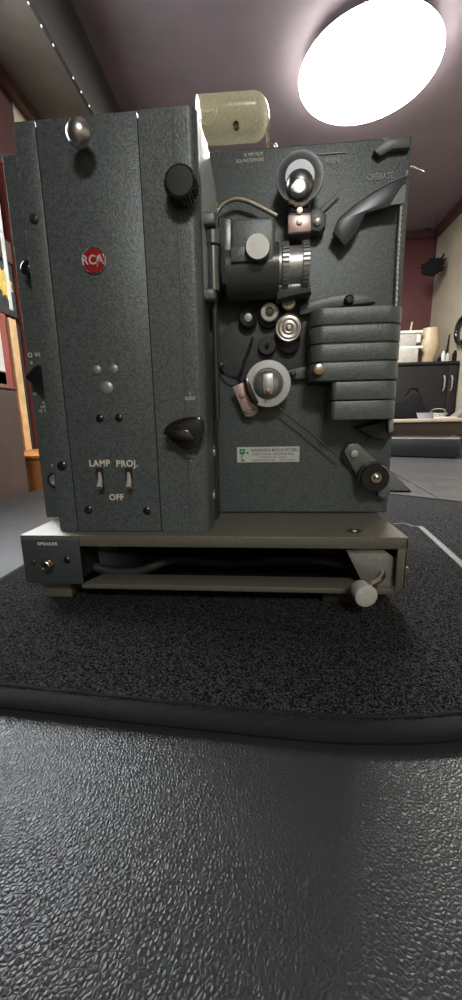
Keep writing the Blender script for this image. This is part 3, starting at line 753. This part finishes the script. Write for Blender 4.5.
MB().lathe(bc, (1, 0, 0), [(-22.5*s_, R1*.5), (-22.5*s_, R1*.8), (-19*s_, R1*.8)], 48).build('chrome_collar', CHROME, LB)
MB().lathe(bc + V((0, .004, -.002)), (1, 0, 0), [(-27*s_, R1*.7), (-27*s_, R1*1.02), (-20*s_, R1*1.02), (-20*s_, R1*.5)], 48).build('lens_mount', HAMG, LB)
MB().prism(pl(((276, 282), (310, 278), (312, 292), (276, 300)), LY+.012), (0, .03, 0), .004).build('lens_cradle', HAMG, P)

# film gate plate with rollers
gp = [(219, 338), (246, 300), (312, 300), (328, 312), (328, 378), (300, 380), (244, 384), (236, 378), (221, 372)]
MB().prism(pl(gp, FY-.003), (0, .003, 0), .001).build('gate_plate', plain('gate_plate_paint', (.066, .074, .075), .5, .2, .35, 600, .3, 500), P)
DK = plain('roller_black', (.03, .032, .034), .35, .2)
o = disc('roller', 248, 317.5, FY-.012, [(0, 6), (.006, 6), (.006, 9.2), (.0115, 9.4), (.013, 8), (.011, 5)], DK, P); disc('hub', 248, 317.5, FY-.013, [(.008, 4.2), (.013, 3.9), (.0136, 0)], PLATE, o)
o = disc('roller', 269.5, 312, FY-.016, [(0, 6), (.008, 6), (.008, 9.2), (.0155, 9.2), (.0165, 8.2), (.0165, 4.6), (.014, 4.4)], PLATE, P); disc('hub', 269.5, 312, FY-.016, [(.010, 4.3), (.0148, 4), (.0152, 0)], DK, o)
o['label'] = 'pale ring roller with dark hub'
disc('roller_flange', 268.5, 318, FY-.006, [(0, 10), (.006, 10), (.007, 9)], DK, P)
o = disc('roller', 288.5, 303, FY-.016, [(0, 7.5), (.014, 8), (.0155, 7.4), (.0155, 4.2), (.013, 4)], DK, P); disc('brass_rim', 288.5, 303, FY-.017, [(.012, 6.6), (.0168, 6.4), (.0172, 5.6), (.0172, 4.4), (.014, 4.2)], BRASS, o)
pr = [(.0, 8), (.012, 8), (.012, 13.4), (.0175, 13.6)]
for i, r_ in enumerate((13.2, 11.8, 11, 9.6, 8.8, 7.4, 6.6, 5.2, 4.4, 3)): pr.append((.0185 - (.0009 if i % 4 in (1, 2) else 0), r_))
pr += [(.018, 1.8), (.019, 1.5), (.019, 0)]
o = disc('flywheel_cap', 289, 327.5, FY-.0185, pr, plain('warm_aluminium', (.62, .60, .55), .3, 1), P, 48); o['label'] = 'pale disc with concentric rings'
disc('roller', 289, 341, FY-.010, [(0, 11), (.010, 11.5), (.011, 10), (.011, 0)], DK, P)
o = disc('roller', 267, 345.5, FY-.010, [(0, 7.5), (.009, 8.6), (.0105, 8), (.0105, 0)], DK, P, 28, tooth=.0007); disc('hub', 267, 345.5, FY-.012, [(.009, 2.5), (.0125, 2.2), (.013, 0)], SLOT, o)
# bent wire spring
MB().tube(pl(((220, 362), (222, 370), (229, 377), (237, 377), (242, 369), (243.5, 362), (248, 350), (253, 337)), FY-.010), .0010, 8, smooth=5).build('wire_spring', BLACK, P)
MB().lathe(on(221, 364, FY-.009), (0, -1, 0), [(-.008, .0024), (.001, .0022), (.002, .001), (.002, 0)], 16).build('spring_post', BRASS, P)
# lower sprocket
disc('sprocket_drum', 268, 383, FY-.018, [(0, 11), (.012, 11), (.012, 16), (.0185, 16)], ALU, P)
ls = disc('lower_sprocket', 268, 383.5, FY-.024, [(.018, 16), (.0185, 22.4), (.020, 23), (.0215, 22.6), (.0218, 15.5), (.020, 14.2)], plain('brushed_ring', (.50, .52, .52), .42, .75, .05, 300), P, 64)
disc('sprocket_cap', 268, 384, FY-.028, [(.020, 14.9), (.0225, 14.4), (.0255, 12), (.0275, 8.5), (.0285, 4), (.0288, 0)], plain('smoky_steel', (.42, .42, .40), .26, .7), ls, 48)
MB().prism(pl(((263, 374), (273, 373), (274, 387), (272, 394), (264, 394), (262, 386)), FY-.0300), (0, .004, 0), .0008).build('cap_plate', SATIN, ls)
disc('cap_rivet', 268, 391, FY-.034, [(.030, 2.4), (.0335, 2), (.034, 0)], plain('copper', (.5, .25, .16), .35, 1), ls, 16)
o = MB().prism(pl(((232, 387), (246, 381), (256, 402), (256, 408), (243, 412), (240, 405)), FY-.016), (0, .004, 0), .0008).build('lower_shoe_plate', PINK, P); o['label'] = 'pinkish steel plate with rivet'
c = on(242, 395, FY-.0165); s_ = mpp(c)
MB().lathe(c, (0, -1, 0), [(-.001, 3.2*s_), (.0008, 3*s_), (.0012, 0)], 20).build('rivet', BRASS, o)
MB().prism(pl(((243, 379), (248, 378), (253, 390), (259, 402), (256, 406), (250, 402), (245, 391)), FY-.024), (0, .012, 0), .0022).build('lower_shoe', BLACK, P)
g = MB().prism(pl(((240, 408), (245, 405), (258, 404), (258, 412), (253, 417), (245, 417)), FY-.012), (0, .012, 0), .002).build('shoe_arm', PLATE, P)
disc('bolt', 247.5, 410, FY-.014, [(.011, 3.6), (.0135, 3.3), (.014, 0)], BRASS, g, 20)
MB().tube(pl(((275, 405), (308, 431), (340, 458)), FY-.012), .0009, 8).build('guide_rod', WIRE, P)
# link arm and small bolts at right of the sprocket
MB().prism(pl(((284, 371), (312, 365), (326, 364), (326, 376), (312, 378), (285, 380)), FY-.008), (0, .008, 0), .001).build('link_arm', HAM2, P)
disc('bolt', 293, 374.5, FY-.010, [(.008, 3.4), (.010, 3.2), (.011, 1.5), (.011, 0)], DK, P, 20)

# ribbed sound head cover: six stacked slabs
SY = .036
def slab_plan(xa, xb, ra, rb_):
    pts = []
    for i in range(9):
        t = i*PI/2/8; pts.append((xa + ra - ra*math.cos(t), SY + ra - ra*math.sin(t)))
    for i in range(9):
        t = i*PI/2/8; pts.append((xb - rb_ + rb_*math.sin(t), SY + rb_ - rb_*math.cos(t)))
    return pts + [(xb, FY), (xa, FY)]
zs = [on(355, py, SY).z for py in (305.5, 324, 342.5, 361, 380.5)]
g = MB()
xa, xb = on(309.5, 345, SY+.012).x, on(400, 345, SY+.012).x
for a, b in zip(zs, zs[1:]):
    g.prism([V((x, y, b+.0005)) for x, y in slab_plan(xa, xb, .012, .016)], (0, 0, a-b-.001), .0012)
zs2 = [on(365, py, SY).z for py in (380.5, 400, 420)]
xa2 = on(331.5, 400, SY+.003).x
for a, b in zip(zs2, zs2[1:]):
    g.prism([V((x, y, b+.0005)) for x, y in slab_plan(xa2, xb-.0005, .004, .016)], (0, 0, a-b-.001), .0012)
RC = g.build('ribbed_cover', HAM2, P)
MB().prism([V((x + (.0012 if x < (xa+xb)/2 else -.0012), y+.0012, zs[-1])) for x, y in slab_plan(xa, xb, .012, .016)], (0, 0, zs[0]-zs[-1]-.001)).build('cover_core', DARKPAINT, P)
disc('cover_screw', 318.5, 370, SY, [(FY-SY-.006, 5.5), (FY-SY+.001, 5.5), (FY-SY+.0035, 5), (FY-SY+.004, 3), (FY-SY+.004, 0)], BRASS, P, 24)
g = MB().prism(pl(((300, 305), (318, 299), (338, 294.5), (348, 293.5), (368, 295), (376, 302), (330, 308), (300, 315)), FY-.012), (0, .012, 0), .0015).build('cover_arm', HAM2, P)
disc('arm_stud', 349.5, 299.5, FY-.016, [(.011, 5.2), (.015, 5), (.017, 3), (.0172, 0)], BLACK, P, 24)
# fixing below the cover
MB().prism(pl(((357, 428), (372, 424), (390, 420), (393, 436), (388, 441), (372, 438)), FY-.016), (0, .016, 0), .002).build('exit_bracket', DARKPAINT, P)
MB().prism(pl(((388, 419), (394, 418), (394, 431), (389, 433)), FY-.022), (0, .01, 0), .001).build('exit_lug', PLATE, P)
# snubber arm with black roller
o = MB().prism(pl(((344, 452), (349, 444), (358, 443), (366, 450), (378, 462), (389, 474), (388, 486), (378, 489), (366, 484), (356, 474), (350, 464)), FY-.010), (0, .006, 0), .002).build('snubber_arm', HAM2, P)
disc('arm_boss', 354, 455, FY-.006, [(0, 12), (.006, 12), (.007, 10)], DK, P)
disc('pivot_bolt', 355, 454, FY-.014, [(.009, 4), (.0125, 3.6), (.013, 0)], SATIN, o, 20)
sr = disc('snubber_roller', 375.5, 478, FY-.022, [(.010, 14.5), (.012, 16), (.017, 15.5), (.0175, 13), (.0185, 13), (.021, 14.2), (.0225, 13.4), (.0225, 6), (.021, 5)], BLACK, P, 48)
disc('brass_washer', 377, 478, FY-.024, [(.020, 5.4), (.0225, 5.2), (.0225, 0)], BRASS, sr, 24)
disc('roller_screw', 377.2, 478, FY-.026, [(.022, 3), (.025, 2.6), (.026, 1), (.026, 0)], CHROME, sr, 20)
disc('stop_stud', 384, 492, FY-.010, [(0, 6.5), (.010, 6), (.011, 0)], HAM2, P, 24)
# dealer's sticker
c = on(268, 454.5, FY); s_ = mpp(c)
st = MB().box(c.x-31*s_, c.x+31*s_, FY-.0004, FY, c.z-7.6*s_, c.z+7.6*s_, .00015, 1).build('dealer_sticker', LABEL, P); st['label'] = 'silver sticker with green camera mark and dark print'
yy = FY-.0005
text('lettering', 'NUNAWADING MOTION PICTURES', c + V((6*s_, yy-FY, 4.2*s_)), 4.2*s_, INK, st, depth=.00006, width=46*s_, bold=.00007)
text('lettering', 'AUDIO VISUAL TEACHING AIDS', c + V((5*s_, yy-FY, .4*s_)), 3.2*s_, INK, st, depth=.00006, width=41*s_, bold=.00003)
text('lettering', '119 FOREST HILL ROAD', c + V((4*s_, yy-FY, -2.8*s_)), 2.6*s_, INK, st, depth=.00006, width=29*s_)
text('lettering', 'TELEPHONE 86 5881    BLACKBURN', c + V((5*s_, yy-FY, -5.6*s_)), 2.6*s_, INK, st, depth=.00006, width=43*s_)
g = MB()
def sq(a0, a1, b0, b1): g.prism([c + V((a*s_, yy-FY, b*s_)) for a, b in ((a0, b0), (a1, b0), (a1, b1), (a0, b1))], (0, -.0001, 0))
sq(-28.5, -23, .5, 3); sq(-28.5, -26, 3.5, 5.8); sq(-25.5, -22.6, 3.5, 5.8); sq(-27, -26.4, -6, .5); sq(-25.6, -25, -3, .5)
g.prism([c + V((a*s_, yy-FY, b*s_)) for a, b in ((-22.8, 2), (-19.5, 3.4), (-19.5, .2))], (0, -.0001, 0))
g.prism([c + V((a*s_, yy-FY, b*s_)) for a, b in ((-27, -6.5), (-23, -6.5), (-25, -3.8))], (0, -.0001, 0))
g.build('camera_mark', GREEN, st)

# --- carrying handle: yellowed clear plastic capsule over the top, with its end rod
HY = .105
h0, h1 = on(199, 121, HY), on(254, 117.5, HY); s_ = mpp(h0)
hr = 18.5*s_
axv = (V((h1.x, HY, h1.z)) - V((h0.x, HY, h0.z))); L = axv.length
prof = [(-.0, hr)] + [(L - .0, hr)] + [(L + hr*.82*math.sin(t), hr*math.cos(t)) for t in [i*PI/2/8 for i in range(1, 9)]]
prof[-1] = (prof[-1][0], 0)
g = MB().lathe(h0, axv, prof, 44)
HN = g.build('carry_handle', YELLOWED, P); HN['label'] = 'yellowed translucent plastic handle with round stamp'
c = on(207, 110, HY - hr); s1_ = mpp(c)
ring = [c + V((9.5*s1_*math.cos(2*PI*i/36), .0008 + .0035*abs(math.sin(2*PI*i/36))**2, 9.5*s1_*math.sin(2*PI*i/36))) for i in range(36)]
GOLD = plain('gold_print', (.75, .70, .45), .4, .3)
MB().tube(ring, .0005, 6, closed=True).build('stamp_ring', GOLD, HN)
text('stamp_letters', 'RCA', c + V((0, .0006, .001)), .0068, GOLD, HN, depth=.0003, width=.0125, bold=.0001)
c = on(236, 125, HY-hr+.004); 
MB().lathe(c, (0, -1, 0), [(-.003, .0032), (.001, .0030), (.0012, .0024), (-.001, .002), (-.001, 0)], 20).build('handle_hole', plain('dark_hole', (.10, .09, .04), .6), HN)
MB().tube(pl(((267.5, 112), (268.5, 122), (267, 130), (268, 140), (268, 147)), HY), .0013, 8).build('handle_rod', BRASS, P)
c = on(271, 143.5, HY-.006); s_ = mpp(c)
MB().tube([c + V((5*s_*math.cos(a), 0, -.004 + 5*s_*math.sin(a))) for a in [PI*i/10 for i in range(11)]], .0014, 8).build('handle_clip', BRASS, P)
MB().box(C_-.02, on(196, 120, HY).x+.006, HY-.02, HY+.03, z(H_-.004), z(H_+.03), .003).build('handle_mount', HAM, P)

for o in bpy.data.objects:
    if '_o' in o: del o['_o']
